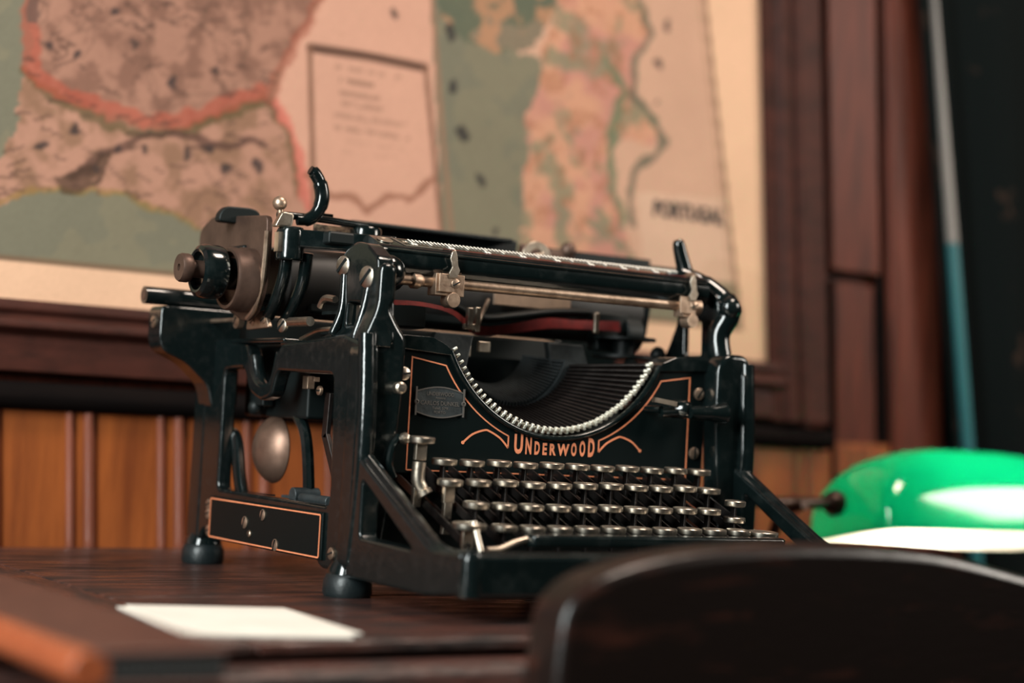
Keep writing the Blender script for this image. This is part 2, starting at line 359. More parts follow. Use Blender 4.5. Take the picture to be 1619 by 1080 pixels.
# ---- side cover plates under the windows
for s in (-1, 1):
    m = MB(); a, b = sorted((s*145, s*148)); m.plate([(19, 19), (184, 19), (184, 47), (19, 47)], [], 'X', a, b, 0.8)
    p = m.build('side_panel', PLATEB, T)
    m = MB(); m.line(fillet([(21, 20.5), (181, 20.5), (181, 45.5), (21, 45.5)], 1), 0.9, 'X', s*148.25, closed=True); q = m.build('pinstripe', GOLD, p); q['label'] = 'thin copper coloured border line'
    for (y, z, r) in ((100, 40, 3.6), (126, 33.5, 3.9), (118, 27, 2.2), (80, 23, 3.8)):
        m = MB(); m.screw((s*148, y, z), (s, 0, 0), r, 1.4, 1.2); m.build('screw', [BRASSY, DARK], p)
for (y, z) in ((8, 24), (188, 35), (188, 41), (200, 139), (186, 24)):
    m = MB(); m.screw((-146.5, y, z), (-1, 0, 0), 3.6, 1.4, 0.3); m.build('frame_screw', [BRASSY, DARK], T)
m = MB(); m.screw((-141, -17, 29), (-1, -0.4, 0), 3.8, 1.4, 0.3); m.build('frame_screw', [BRASSY, DARK], T)
for (y, z, r) in ((33, 194, 6), (2, 186, 6.5)):
    m = MB(); m.screw((-136, y, z), (-1, -0.25, 0), r, 2.4, 0.8); m.build('bracket_screw', [NICKEL, DARK], T)
m = MB(); m.box((-129, 22, 165), (4, 5, 11)); m.build('bracket_pin', NICKEL, T, 0.5)
m = MB(); m.screw((-186.5, 205, 160), (-1, 0, 0), 4, 1, 0.5); m.build('frame_screw', [BRASSY, DARK], T)

# ---- front plate with the great arch
AC, AR = (0.0, 184.4), 87.4
def arc(r, a0, a1, n): return [(AC[0]+r*math.sin(a0+(a1-a0)*i/n), AC[1]-r*math.cos(a0+(a1-a0)*i/n)) for i in range(n+1)]
amax = math.asin(79/AR)
outer = [(-118, 72), (118, 72), (118, 147), (82, 148)]+list(reversed(arc(AR, -amax, amax, 40)))+[(-82, 148), (-118, 147)]
m = MB(); m.plate(outer, [], 'Y', 0, 4, 0.8); FP = m.build('front_plate', PLATEB, T)
m = MB(); A = arc(AR, -amax, amax, 48)
m.tube([(x, -0.5, z) for x, z in A], [1.9]*49, 10)
m.build('arch_trim', ENAMEL, FP)
for s in (-1, 1):   # shoulder flanges either side of the arch
    m = MB()
    m.prism(fillet([(s*119, 146), (s*78, 143.5), (s*80, 149), (s*92, 154), (s*119, 154)], 2), 'Y', -2, 20)
    m.build('shoulder_flange', ENAMEL, FP, 1.2)
m = MB()
R2 = AR+6.2
a_in = math.asin(34/R2)
z_in = AC[1]-R2*math.cos(a_in)
for s in (-1, 1):
    a_top = math.asin(81/R2)
    pts = [(s*34, 90), (s*34, z_in)]+[(s*p[0], p[1]) for p in arc(R2, a_in, a_top, 16)]+[(s*104.6, 141.2), (s*104.6, 74.4)]
    m.line(pts, 0.85, 'Y', -0.3, th=-0.3)
    cur = smooth_path([(s*34, 90, 0), (s*40, 95.6, 0), (s*48, 99.6, 0), (s*52, 100, 0), (s*60, 97.2, 0), (s*66.5, 92, 0)], 6)
    m.line([(p.x, p.y) for p in cur], 1.15, 'Y', -0.3, th=-0.3)
    m.cyl((s*66.5, -0.35, 92), (s*66.5, 0, 92), 1.1, 10)
m.line([(-104.6, 74.4), (104.6, 74.4)], 0.85, 'Y', -0.3, th=-0.3)
q = m.build('pinstripe', GOLD, FP); q['label'] = 'copper coloured border lines and scrolls'
m = MB()
for ch, a, b, h in (('U', 205, 300, 12.0), ('N', 318, 388, 10.3), ('D', 410, 472, 8.1), ('E', 492, 545, 7.3), ('R', 565, 637, 7.1), ('W', 642, 775, 7.3), ('O', 785, 850, 8.3), ('O', 872, 940, 9.9), ('D', 962, 1037, 11.7)):
    X = lambda u: -30+(u-205)*61.0/832
    m.text(ch, X(a)+.3, X(b)-.3, 86.6, 86.8+h, -0.35, 0.042)
q = m.build('lettering', GOLD, FP); q['label'] = 'copper gold UNDERWOOD lettering'
# dealer's plate
m = MB()
top = [(-101+33*t, 121.3+3.0*math.sin(PI*t)) for t in [i/12 for i in range(13)]]
bot = [(-68-33*t, 109.2-3.0*math.sin(PI*t)) for t in [i/12 for i in range(13)]]
m.plate(top+bot, [], 'Y', -1.1, 0, 0.3)
m.line(top+bot, 0.8, 'Y', -1.4, 1, closed=True, th=-0.4)
for x in (-101, -68):
    m.line([(x, 107), (x, 124)], 1.2, 'Y', -1.5, 1, th=-0.5)
    m.lathe((x*1.0+(0.2 if x < -80 else -0.2), -1.2, 115), (0, -1, 0), [(1.5, 0), (1.5, .7), (0.9, .8), (0.8, 0.4), (0, .4)], 14, 1)
DP = m.build('dealer_plate', [SEGM, DULLT], FP); DP['label'] = 'small worn metal dealer plate'
m = MB()
for (txt, a, b, z, h) in (('UNDERWOOD', -94, -75, 119.0, 2.4), ('Agencia', -88, -81, 116.9, 1.6), ('CARLOS DUNKEL', -98, -71, 113.4, 2.6), ('Telef. 579', -90, -79, 110.9, 1.7), ('PORTO', -88.5, -80.5, 108.5, 1.7)):
    m.text(txt, a, b, z, z+h, -1.4, 0.02)
m.build('dealer_lettering', DULLT, DP)
for (x, z, an) in ((-109.5, 131, 0.15), (112.5, 131, 0.9), (110.5, 92, 1.5)):
    m = MB(); m.screw((x, -0.2, z), (0, -1, 0), 4.0, 1.6, an); m.build('plate_screw', [NICKEL if x < 0 else BRASSY, DARK], FP)
m = MB(); m.lathe((-121.5, -14, 122), (-0.15, -1, 0), [(3.3, 0), (3.6, 5), (3.4, 7), (2.4, 8), (0, 8.3)], 16); m.build('stop_pin', NICKEL, T)
m = MB(); m.lathe((-116, -15, 93), (0, -1, 0), [(3.2, 0), (3.5, 2), (2.6, 4), (0, 4.8)], 16); m.tube(smooth_path([(-118, -14, 94), (-123, -15, 88), (-125, -16, 78), (-122, -17, 70)], 5), 2.2, 8, 1); m.build('shift_pivot', [NICKEL, ENAMEL], T)
# right-hand ribbon lever in front of the plate
m = MB(); m.bar((62, -18, 125), (80, -18, 123), 3, 3, 0); m.lathe((84, -10, 120), (0.5, -1, 0), [(6, 0), (6, 9), (4.5, 12), (0, 12.5)], 16, 1)
m.lathe((88, -22, 118), (1, 0.0, 0.03), [(4, 0), (4.5, 4), (5, 14), (5.2, 18), (7.4, 26), (7.4, 28), (0, 28.5)], 18, 1)
m.cyl((70, -16, 117), (84, -16, 118), 3, 12, 1); m.cyl((70, -16, 119), (70, 0, 119), 2.4, 10, 1)
m.build('ribbon_lever', [NICKEL, ENAMEL], T)

# ---- keys: each key with its stem and lever
def key_meshes(r, stem_len, y, nick):
    m = MB(); m.lathe((0, 0, -3.2), (0, 0, 1), [(r-1.3, 0), (r-0.2, 0.5), (r, 1.2), (r, 3.4), (r-0.5, 3.8), (r-1.1, 3.5)], 26)
    m.lathe((0, 0, -0.3), (0, 0, 1), [(r-0.9, 0), (r-1.4, 0.35), (0, 0.1)], 26, 1)
    return m
def key(x, y, z, r=7.6, stem=14, nick=False, lev=True):
    m = key_meshes(r, stem, y, nick); k = m.build('key', [KEYN, GLASSK], T, loc=(x, y, z))
    k.rotation_euler = (math.radians(3), 0, 0)
    m = MB()
    if nick:
        m.box((0, 1, -8), (7, 3, 10)); m.box((0, 1.5, -stem+2), (5, 3.4, stem-6))
    else: m.box((0, 1, -3-stem/2), (1.6, 4.5, stem))
    m.build('key_stem', NICKEL if nick else BARS, k, 0.3)
    if lev:
        m = MB(); m.bar((0, -2, -stem), (0, 8-y, -stem+0.40*(8-y)*0.9), 1.4, 4.6); m.build('key_lever', DARK if False else BARS, k)
    return k
for i in range(11): key(-94+18.9*i, -26, 82+random.uniform(-.5, .5), stem=16)
for i in range(11): key(-100+18.9*i, -44, 71+random.uniform(-.5, .5), stem=24 if i == 0 else 15, nick=(i == 0))
for i in range(10): key(-93+18.7*i, -62, 58.7+random.uniform(-.4, .4), stem=13)
key(96, -62, 64, 6.6, 12); key(95, -63, 54, 6.8, 9)
key(-108, -80, 48.2, 9.6, 13, nick=True); key(104, -80, 46.4, 9.6, 10)
for i in range(10): key(-85+18.8*i, -80, 47.5+random.uniform(-.4, .4), stem=11)
k = key(-112, -30, 94, 7.6, 30, nick=True, lev=False)
m = MB(); m.tube(smooth_path([(0, 1, -14), (0, 1, -24), (2, 0, -29), (4, -2, -33)], 5), [4]*12+[5]*4, 10); m.build('shift_lever', NICKEL, k)
m = MB(); m.plate(fillet([(-86, -112), (96, -112), (96, -99), (-86, -99)], 4), [], 'Z', 38, 45, 2.0)
sb = m.build('space_bar', ENAMEL, T)
m = MB()
m.tube(smooth_path([(-86, -105, 42), (-94, -105, 40), (-104, -106, 36.5), (-112, -106, 36)], 5), 2.0, 10)
m.build('space_bar_arm', NICKEL, sb)
m = MB(); m.tube([(-107, -92, 34), (-109, -86, 50)], 2.0, 10); m.tube([(-125, -60, 18), (-125, -60, 34)], 3, 10); m.build('shift_link', NICKEL, T)

# ---- type basket: segment, type bars, slugs
m = MB()
N = 30
for i in range(N):
    a0 = -1.35+2.7*i/N; a1 = -1.35+2.7*(i+1)/N
    for (ra, rb, ya, yb) in ((42, 30, 52, 84),):
        P = []
        for a in (a0, a1):
            for (r, y) in ((ra, ya), (rb, yb), (rb+12, yb), (ra+10, ya)):
                P.append((r*math.sin(a), y, 158-r*math.cos(a)))
        m.add(P, [(0, 1, 5, 4), (1, 2, 6, 5), (2, 3, 7, 6), (3, 0, 4, 7)])
for i in range(43):
    a = -1.3+2.6*i/42
    m.bar((41*math.sin(a), 53, 158-41*math.cos(a)), (29*math.sin(a), 83, 158-29*math.cos(a)), 1.1, 4.0, up=(math.sin(a), 0, -math.cos(a)))
m.plate([(-70, 134), (-60, 160), (-32, 160), (-36, 140), (-28, 128), (-50, 112)], [], 'Y', 50, 56, 1.0)
m.plate([(70, 134), (60, 160), (32, 160), (36, 140), (28, 128), (50, 112)], [], 'Y', 60, 66, 1.0)
m.build('type_segment', SEGM, T)
mb = MB(); mb.bar((0, 0, 0), (0, 62, 0), 1.5, 4.5)
ms = MB(); ms.box((0, -1.5, 0.6), (1.9, 4.2, 3.4)); ms.box((0, -3.6, 2.6), (1.7, 2.6, 2.8))
proto = None
for i in range(42):
    a = math.radians(-63+126*i/41)
    rad = 83.0
    p = Vector((rad*math.sin(a), 6+random.uniform(-.6, .6), AC[1]-rad*math.cos(a)))
    q = Vector((40*math.sin(a*1.1), 66, 158-40*math.cos(a*1.1)))
    if proto is None:
        tb = mb.build('type_bar', BARS, T, 0.2); sl = ms.build('type_slug', SLUG, tb, 0.5); sl['label'] = 'bright steel type slug'; proto = (tb, sl)
    else:
        tb = proto[0].copy(); C.objects.link(tb); sl = proto[1].copy(); C.objects.link(sl); sl.parent = tb
    d = (q-p).normalized(); up = Vector((-math.sin(a), 0, math.cos(a))); x = d.cross(up).normalized(); z = x.cross(d)
    tb.matrix_local = Matrix.Translation(p*0.001) @ Matrix((x, d, z)).transposed().to_4x4()
# bits of bright work above the basket, ribbon guides and ribbon
m = MB(); m.box((-30, 60, 172), (4, 4, 12)); m.box((-22, 64, 171), (4, 4, 16)); m.box((-26, 64, 166), (12, 3, 4)); m.tube([(-21, 64, 168), (-4, 80, 186)], 1.6, 8); m.build('ribbon_guide', NICKEL, T, 0.6)
m = MB(); m.box((74, 66, 176), (4, 3, 14)); m.build('ribbon_guide', NICKEL, T, 0.6)
for c, d in (((-34, 62, 151), (14, 3, 9)), ((-12, 70, 154), (9, 3, 7))):
    m = MB(); m.box(c, d); m.build('bracket_tab', NICKEL, T, 0.6)
m = MB(); pts = smooth_path([(-96, 52, 176), (-70, 54, 177), (-44, 58, 174), (-16, 74, 165), (14, 80, 168), (44, 80, 174), (70, 80, 175), (100, 74, 176)], 6)
vs = []
for i, p in enumerate(pts):
    t = i/(len(pts)-1); tw = 0.5*math.sin(t*9)
    w = Vector((0, math.sin(tw), math.cos(tw)))*(1.6+2.0*min(1, max(0, (t-.25)*4)))
    vs += [p+w, p-w, p+w+Vector((0, .4, 0)), p-w+Vector((0, .4, 0))]
fs = []
for i in range(len(pts)-1):
    a = 4*i; b = a+4; fs += [(a, a+1, b+1, b), (a+2, b+2, b+3, a+3), (a, b, b+2, a+2), (a+1, a+3, b+3, b+1)]
m.add(vs, fs); q = m.build('ribbon', RED, T); q['label'] = 'faded red inked ribbon'
m = MB(); m.tube(smooth_path([(-30, 84, 180), (-5, 88, 174), (20, 88, 177), (50, 86, 182), (80, 86, 184)], 6), 6, 10, flat=.5)
m.box((100, 88, 172), (26, 12, 26)); m.lathe((110, 90, 172), (1, 0, 0), [(0, 0), (13, 0), (13, 14), (0, 14)], 22); m.box((-84, 70, 170), (44, 20, 16))
m.ball((123, 60, 158), 5.5, 14); m.cyl((123, 60, 146), (123, 60, 156), 2)
m.tube([(100, 60, 150), (84, 30, 138)], 5, 10)
m.build('ribbon_vibrator', DARK, T, 1.0)
for s in (-1, 1):
    m = MB(); m.lathe((s*104, 74, 154), (0, 0, 1), [(0, 0), (22, 0), (22, 2), (8, 2.5), (8, 12), (22, 12.5), (22, 14.5), (0, 14.5)], 28); m.build('ribbon_spool', DARK, T)

# ---- bell and levers seen through the left window
m = MB(); m.lathe((-118, 151, 80), (-1, 0, 0), [(22, 0), (22.3, 1), (21, 4), (17, 8.5), (11, 12), (5, 13.6), (0, 14)], 36); m.build('bell', BELLM, T)
m = MB(); m.tube(smooth_path([(-134, 188, 86), (-135, 180, 87), (-135, 174, 80), (-135, 168, 62), (-134, 164, 50)], 6), 4.2, 10, flat=1.3); m.box((-134, 150, 50), (6, 60, 4)); m.build('bell_bracket', ENAMEL, T, 0.5)
m = MB(); m.ball((-130, 160, 107), 5, 12); m.box((-128, 152, 112), (8, 14, 8)); m.build('bell_clapper', DARK, T, 1)
m = MB(); m.tube(smooth_path([(-118, 128, 108), (-118, 112, 96), (-118, 104, 80), (-118, 98, 50)], 6), 4, 8); m.build('tab_lever', ENAMEL, T)
m = MB()
for (dx, dy) in ((0, 0), (14, 0)):
    m.bar((-122+dx, 70+dy, 118), (-122+dx, 72+dy, 90), 3, 6.5, 0, up=(0, 1, 0)); m.bar((-122+dx, 72+dy, 92), (-122+dx, 44+dy, 50), 3, 6.5, 0, up=(0, 1, 0))
m.build('linkage_bar', BARS, T, 0.4)
m = MB(); m.box((-124, 80, 50), (6, 80, 4)); m.cyl((-130, 98, 53), (-112, 98, 53), 5, 14); m.cyl((-128, 88, 52), (-128, 50, 52), 3, 12); m.build('linkage_rail', SEGM, T, 0.5)
m = MB(); m.box((-126, 92, 124), (5, 7, 8)); m.screw((-128, 72, 119), (-1, 0, 0), 3, 1.5, 0); m.box((-126, 82, 126), (4, 3, 3)); m.build('linkage_clip', [BRASSY, DARK], T, 0.6)

# ---- front scale bar, margin rod and stops
m = MB(); sec = fillet([(12, 190), (8, 196), (8, 203), (11, 207), (28, 214), (34, 212), (36, 196), (28, 190)], 2.5)
m.prism(sec, 'X', -124, 124); m.tube([(-120, 9, 204), (122, 9, 204)], 1.3, 8); SB = m.build('scale_bar', ENAMEL, T)
def onscale(x, t): # point on the sloping face, t 0..1 from front edge to back edge
    return (x, 12+14*t, 207.6+5.75*t+0.35)
m = MB()
for i in range(0, 79):
    x = -98+i*2.62; L = 0.28 if i % 5 else 0.5
    a = Vector(onscale(x, 0.93)); b = Vector(onscale(x, 0.93-L)); m.bar(a, b, 0.8, 0.3)
for i in range(0, 79, 10):
    x = -98+i*2.62; m.bar(onscale(x-1.2, .42), onscale(x-1.2, .22), 0.8, 0.3); m.bar(onscale(x+1.0, .42), onscale(x+1.0, .22), 1.6, 0.3)
m.build('scale_markings', WHITEP, SB)
m = MB(); m.bar(onscale(-99, .12), onscale(108, .12), 0.35, 0.9, up=(0, 1, 0)); q = m.build('scale_line', RED, SB); q['label'] = 'red line along the scale'
m = MB()
for (cx, t, w) in ((-117, .5, 5), (-103.5, .5, 2)):
    c = Vector(onscale(cx, t)); m.lathe(c, (0, -.38, .92), [(w, -.2), (w, .2), (w*.75, .35), (w*.7, 0.1), (0, .1)], 18)
m.bar(onscale(-109.5, .95), onscale(-106, .1), 1.1, 0.6)
m.bar(onscale(-106, .08), onscale(-80, .08), 0.8, 0.5, up=(0, 1, 0))
m.build('scale_ornament', NICKEL, SB)
m = MB(); m.cyl((-112, 14, 188), (120, 14, 189.2), 3.6, 16); MR = m.build('margin_rod', BRASSY, T)
m = MB(); m.lathe((-101, 14, 188), (1, 0, 0), [(3.6, 0), (5.2, 1), (5.2, 5), (3.6, 8)], 18); m.build('rod_collar', BRASSY, MR)
m = MB(); m.lathe((114, 14, 189), (1, 0, 0), [(3.6, 0), (6, 1), (6, 5), (3.6, 7)], 18); m.build('rod_collar', BRASSY, MR)
def stop(x, z, ptr):
    m = MB(); m.box((x, 12, z-1), (20 if ptr else 11, 10, 13)); m.cyl((x+2, 5, z-10), (x+2, 14, z-10), 4.6, 14)
    m.box((x-3, 6.5, z), (11, 2, 11))
    m.screw((x+3, 6, z), (0.0, -1, 0), 3.1, 1.4, 0.5)
    o = m.build('margin_stop', [BRASSY, DARK], MR, 0.8)
    m = MB(); pr = [(x-1.5, z+3), (x+3, z+3.5), (x+5, z+8), (x+3.4, z+11), (x+2.6, z+17), (x+1, z+20.5), (x-1.2, z+19), (x-2.2, z+15), (x-.5, z+10), (x-2.6, z+6)]
    m.prism(pr, 'Y', 4.4, 6.0); q = m.build('pointer', NICKEL, o, 0.3)
stop(-77, 187.5, True); stop(107, 189, False)

# ---- carriage
m = MB()
m.box((-10, 62, 213), (250, 9, 8)); m.box((-10, 160, 205), (300, 8, 16)); m.box((-10, 130, 176), (290, 40, 6))
CR = m.build('carriage', DARK, T, 1.5)
m = MB(); m.cyl((-140, 118, 188), (136, 118, 188), 22.5, 40); m.build('platen', PLATEN, CR)
m = MB(); m.tube([(-196, 201, 177), (140, 201, 177)], 5.8, 18); m.tube([(-196.4, 201, 177), (-194, 201, 177)], 3.6, 14, 1); m.build('carriage_rod', [ENAMEL, BRONZE], CR)
EP = fillet([(92, 226), (178, 231), (197, 223), (198, 212), (166, 196), (150, 170), (118, 160), (102, 166), (93, 182), (91, 205)], 5)
m = MB(); m.plate(EP, [], 'X', -161, -157, 0.8); m.tube(smooth_path([(-161.5, 90, 216), (-161.5, 91, 196), (-161.5, 94, 180), (-161.5, 102, 168), (-161.5, 112, 162)], 5), 1.7, 8, 1)
m.build('end_plate', [BRONZE, BRASSY], CR)
m = MB(); m.plate(fillet([(90, 222), (165, 224), (172, 196), (140, 166), (100, 168)], 6), [], 'X', 138, 142, .8); m.box((160, 120, 222), (36, 14, 6)); m.build('end_plate', DARK, CR)
# left knob group
m = MB(); m.lathe((-158, 112, 186), (-1, 0, 0), [(20, 0), (20.5, 10), (19.5, 12), (20, 17), (19, 19), (17, 19), (16, 14), (0, 14)], 34); m.build('ratchet_drum', BRONZE, CR)
m = MB(); m.lathe((-172, 112, 189), (-1, 0, 0), [(10, 0), (10, 7), (13, 8), (16.2, 10), (17, 13), (17, 21), (16, 24), (13.6, 25.5), (12, 25), (11.5, 21), (0, 21)], 40); KN = m.build('platen_knob', ENAMEL, CR)
KN['label'] = 'glossy black platen knob'
m = MB(); m.lathe((-191, 112, 190), (-1, 0, 0), [(5.5, 0), (5.5, 10), (8.4, 11), (9, 12.5), (9, 16.5), (8.2, 18), (2.2, 18), (2, 16), (0, 16)], 28); m.build('knob_button', BRONZE, CR)
# paper table, guides and gauge
m = MB(); m.plate(fillet([(-173, 224), (-142, 224), (-145, 233.5), (-151, 235), (-168, 234.5), (-172, 230)], 3), [], 'Y', 139, 147, 1.0); m.build('paper_rest', DARK, CR)
m = MB(); m.box((-12, 146, 226), (140, 3, 18)); m.box((-18, 138, 233), (128, 14, 3)); m.box((112, 150, 226), (64, 6, 14)); m.box((160, 150, 227), (36, 8, 12)); m.build('paper_table', DARK, CR, 1.0)
m = MB(); m.box((72, 150, 229), (16, 7, 10)); m.ball((104, 148, 233), 6, 14); m.box((98, 150, 228), (22, 8, 8)); m.build('paper_guide', BRONZE, CR, 1.5)
m = MB(); ring = [(41+12*math.cos(a), 218+12*math.sin(a)) for a in [PI*i/20 for i in range(21)]]+[(41+6.5*math.cos(a), 218+6.5*math.sin(a)) for a in [PI-PI*i/16 for i in range(17)]]
m.prism(ring, 'Y', 93, 95); m.box((41, 94, 216), (24, 2, 6)); m.bar((36, 92, 219), (46, 92, 222), 2, 2); m.build('card_holder', NICKEL, CR, 0.4)
m = MB(); m.box((38, 91, 188.5), (62, 2, 9)); q = m.build('paper_guide_plate', TAN, CR, 0.5); q['label'] = 'tan plate under the platen'
# line space lever
m = MB(); m.tube(smooth_path([(-154, 92, 227), (-140, 92, 227.5), (-118, 94, 227.5), (-88, 98, 227)], 6), 2.4, 12)
m.lathe((-88, 99, 216), (0, 0, 1), [(10, 0), (10.5, 2), (10.5, 8.5), (9.5, 10), (0, 11)], 24)
m.box((-117, 100, 230.5), (8, 6, 3)); LV = m.build('line_space_lever', ENAMEL, CR)
m = MB(); m.tube(smooth_path([(-141, 91, 225), (-134, 90, 226), (-128.5, 89, 231), (-126, 88, 240), (-128, 88, 249), (-132, 88, 255), (-135.5, 88, 257)], 6), [3.4]*5+[4.2]*10+[4.7]*10+[4.1]*8+[3.0]*4, 14)
m.build('lever_hook', ENAMEL, LV)
m = MB(); m.ball((-154, 90, 234), 4.6, 18); m.cyl((-152.5, 90, 224), (-153.6, 90, 232), 2.0, 10); m.build('release_ball', BRASSY, CR)
m = MB(); m.box((-110, 103, 221.5), (26, 3, 7.5)); m.build('brass_label', CARDL, CR)
m = MB(); m.plate(fillet([(-162, 218), (-150, 219), (-149, 227), (-157, 228)], 2), [], 'Y', 78, 84, 1); m.box((-157, 80, 209), (5, 6, 12)); m.build('latch', NICKEL, CR)
m = MB(); m.lathe((-149, 82, 198), (0, 0, 1), [(8.5, 0), (9, 2), (9, 18), (7.5, 21), (0, 22)], 20); m.bar((-146, 80, 212), (-92, 50, 211), 12, 11)
m.tube(smooth_path([(-150, 84, 204), (-150, 86, 190), (-150, 94, 176), (-149, 108, 164)], 6), 4, 10); m.tube(smooth_path([(-138, 80, 204), (-138, 84, 186), (-138, 96, 170), (-138, 110, 160)], 6), 4, 10)
m.build('carriage_arm', ENAMEL, CR, 1.0)
m = MB(); m.box((-161, 132, 206), (5, 24, 6)); m.build('plate_catch', DARK, CR, 1.5)
# bright clips and screws under the end plate
m = MB(); m.plate(fillet([(100, 157), (134, 156), (132, 166), (108, 168)], 2), [], 'X', -152, -149, 0.6); m.screw((-152, 108, 162), (-1, 0, 0), 2.8, 1, 0.4); m.screw((-152, 124, 161), (-1, 0, 0), 2.8, 1, 0.4)
m.tube([(-153, 148, 162), (-149, 148, 162)], 5.0, 16); m.screw((-153, 148, 162), (-1, 0, 0), 3.4, 1, 0.9); m.tube(smooth_path([(-151, 140, 166), (-151, 140, 176), (-151, 132, 178), (-151, 128, 172)], 5), 1.8, 8)
m.cyl((-150, 150, 163), (-150, 196, 163), 1.3, 8)
m.build('rail_clip', [BRASSY, DARK], T)
m = MB(); m.screw((-150, 84, 158), (-1, -.2, 0), 4.4, 1.6, .7); m.tube([(-148, 78, 160), (-148, 50, 160)], 3, 10); m.build('rail_screw', [NICKEL, DARK], T)
m = MB(); m.tube(smooth_path([(-138, 40, 156), (-138, 60, 155), (-138, 82, 150)], 5), 1.6, 8); m.tube(smooth_path([(-136, 42, 174), (-136, 56, 175), (-136, 62, 170)], 5), 2.2, 8); m.build('spring_wire', NICKEL, T)

# ================================================================== THE FRAMED MAP
MAP = {
  'land_north': [(-235,402),(-235,365),(-236,339),(-220,330),(-195,320),(-161,313),(-141,311),(-111,319),(-81,336),(-39,349),(-25,384),(-5,417),(14,446)],
  'land_east': [(14,446),(-5,417),(-25,384),(-37,350),(-26,329),(-14,300),(-4,266),(2,222),(120,233),(106,462)],
  'land_south': [(-236,339),(-241,304),(-249,280),(-266,269),(-264,237),(-224,253),(-201,258),(-182,257),(-157,258),(-137,255),(-117,247),(-101,240),(-82,233),(1,232),(-11,286),(-18,310),(-28,338),(-39,347),(-81,333),(-111,317),(-141,307),(-161,309),(-195,316)],
  'border_red': [(-233,402),(-236,364),(-234,341),(-218,332),(-191,322),(-161,315),(-141,314),(-111,322),(-81,338),(-45,351)],
  'border_red_east': [(-39,347),(-32,365),(-20,392),(-5,417),(10,445)],
  'border_olive': [(-237,338),(-217,325),(-190,314),(-160,305),(-141,304),(-111,314),(-81,331),(-39,345),(-26,329),(-18,305),(-10,276)],
  'border_pink_east': [(-33,345),(-19,327),(-10,296),(-3,266)],
  'river': [(-202,270),(-183,284),(-164,292),(-136,305),(-111,310),(-85,307),(-48,313)],
  'smear': [(-208,264),(-192,274),(-174,283),(-182,268),(-206,258)],
  'coast_south': [(-264,242),(-224,254),(-201,258),(-157,258),(-137,255),(-117,247),(-101,240)],
  'inset_top': [(-6,392),(48,393),(102,392)],
  'inset_left': [(-6,392),(-3,327),(0,257)],
  'inset_right': [(102,392),(110,326),(118,254)],
  'inset_text': [(8,388),(48,386),(95,387)],
  'scallop': [(-5,291),(15,279),(35,278),(50,272),(66,283),(84,282),(107,302)],
  'seam': [(107,463),(118,348),(129,244)],
  'land_west_coast': [(248,488),(233,457),(198,441),(166,446),(148,422),(219,417),(209,388),(203,360),(202,332),(199,305),(199,278),(197,245),(434,245),(413,517)],
  'strip': [(248,488),(233,457),(219,417),(209,388),(203,360),(202,332),(199,305),(199,278),(197,245),(314,251),(306,301),(295,327),(304,362),(346,362),(352,386),(319,404),(320,432),(340,458),(323,501)],
  'strip_border': [(323,501),(341,458),(324,430),(316,403),(346,385),(355,360),(329,342),(315,318),(317,285)],
  'strip_green': [(289,427),(308,402),(293,372),(298,339),(296,316),(308,290)],
  'hills': [(115,464),(248,488),(233,457),(212,426),(168,414),(129,424),(117,432)],
  'legend': [(321,315),(422,320),(430,244),(327,241)],
  'frame_line_right': [(410,516),(422,360),(438,203)],
  'frame_line_low_right': [(313,203),(370,204),(438,203)],
  'frame_line_low_left': [(-262,203),(-192,204),(-129,202),(-41,203)],
  'sea_dots': [(129,381),(138,343),(153,305),(126,423),(171,267)],
  'town_dots': [(-197,358),(-121,347),(-155,375),(-169,394),(-199,303),(-225,289),(-167,291),(-139,291),(-109,292),(-80,292),(-52,293),(-222,362),(-88,364),(75,431),(-152,371),(-92,303),(-181,279),(352,431),(347,399),(361,467)],
  'fold': [(-61,433),(-61,373)],
  'portugal': [(328,307),(408,306)],
}
PX0, PX1, PZ0, PZ1, ST = -420.0, 478.0, 173.0, 620.0, 2.0
nx = int((PX1-PX0)/ST)+1; nz = int((PZ1-PZ0)/ST)+1
LM = -0.107
gx, gz = np.meshgrid(np.linspace(PX0, PX1, nx), np.linspace(PZ0, PZ1, nz))
rng = np.random.default_rng(5)
def vnoise(scale, seed):
    g = np.random.default_rng(seed).random((260, 260))
    x = (gx+1000)/scale; z = (gz+1000)/scale
    xi = np.floor(x).astype(int); zi = np.floor(z).astype(int); fx = x-xi; fz = z-zi
    fx = fx*fx*(3-2*fx); fz = fz*fz*(3-2*fz)
    G = lambda a, b: g[a % 260, b % 260]
    return (G(zi, xi)*(1-fx)+G(zi, xi+1)*fx)*(1-fz)+(G(zi+1, xi)*(1-fx)+G(zi+1, xi+1)*fx)*fz
def fbm(scale, seed): return 0.5*vnoise(scale, seed)+0.3*vnoise(scale/2.1, seed+1)+0.2*vnoise(scale/4.3, seed+2)
wx = gx+(fbm(22, 11)-.5)*16; wz = gz+(fbm(22, 21)-.5)*16
def inside(poly, x, z):
    r = np.zeros(x.shape, bool); n = len(poly)
    for i in range(n):
        x0, z0 = poly[i-1]; x1, z1 = poly[i]
        if z0 == z1: continue
        c = ((z0 > z) != (z1 > z)) & (x < (x1-x0)*(z-z0)/(z1-z0)+x0); r ^= c
    return r
def dline(pts, x, z):
    d = np.full(x.shape, 1e9)
    for (x0, z0), (x1, z1) in zip(pts, pts[1:]):
        L = (x1-x0)**2+(z1-z0)**2+1e-9
        t = np.clip(((x-x0)*(x1-x0)+(z-z0)*(z1-z0))/L, 0, 1)
        d = np.minimum(d, np.hypot(x-x0-t*(x1-x0), z-z0-t*(z1-z0)))
    return d
def srgb(c): return np.array([((v/255)/12.92 if v/255 < .04045 else ((v/255+.055)/1.055)**2.4) for v in c])
img = np.zeros(gx.shape+(3,)); img[:] = srgb((136, 128, 106))
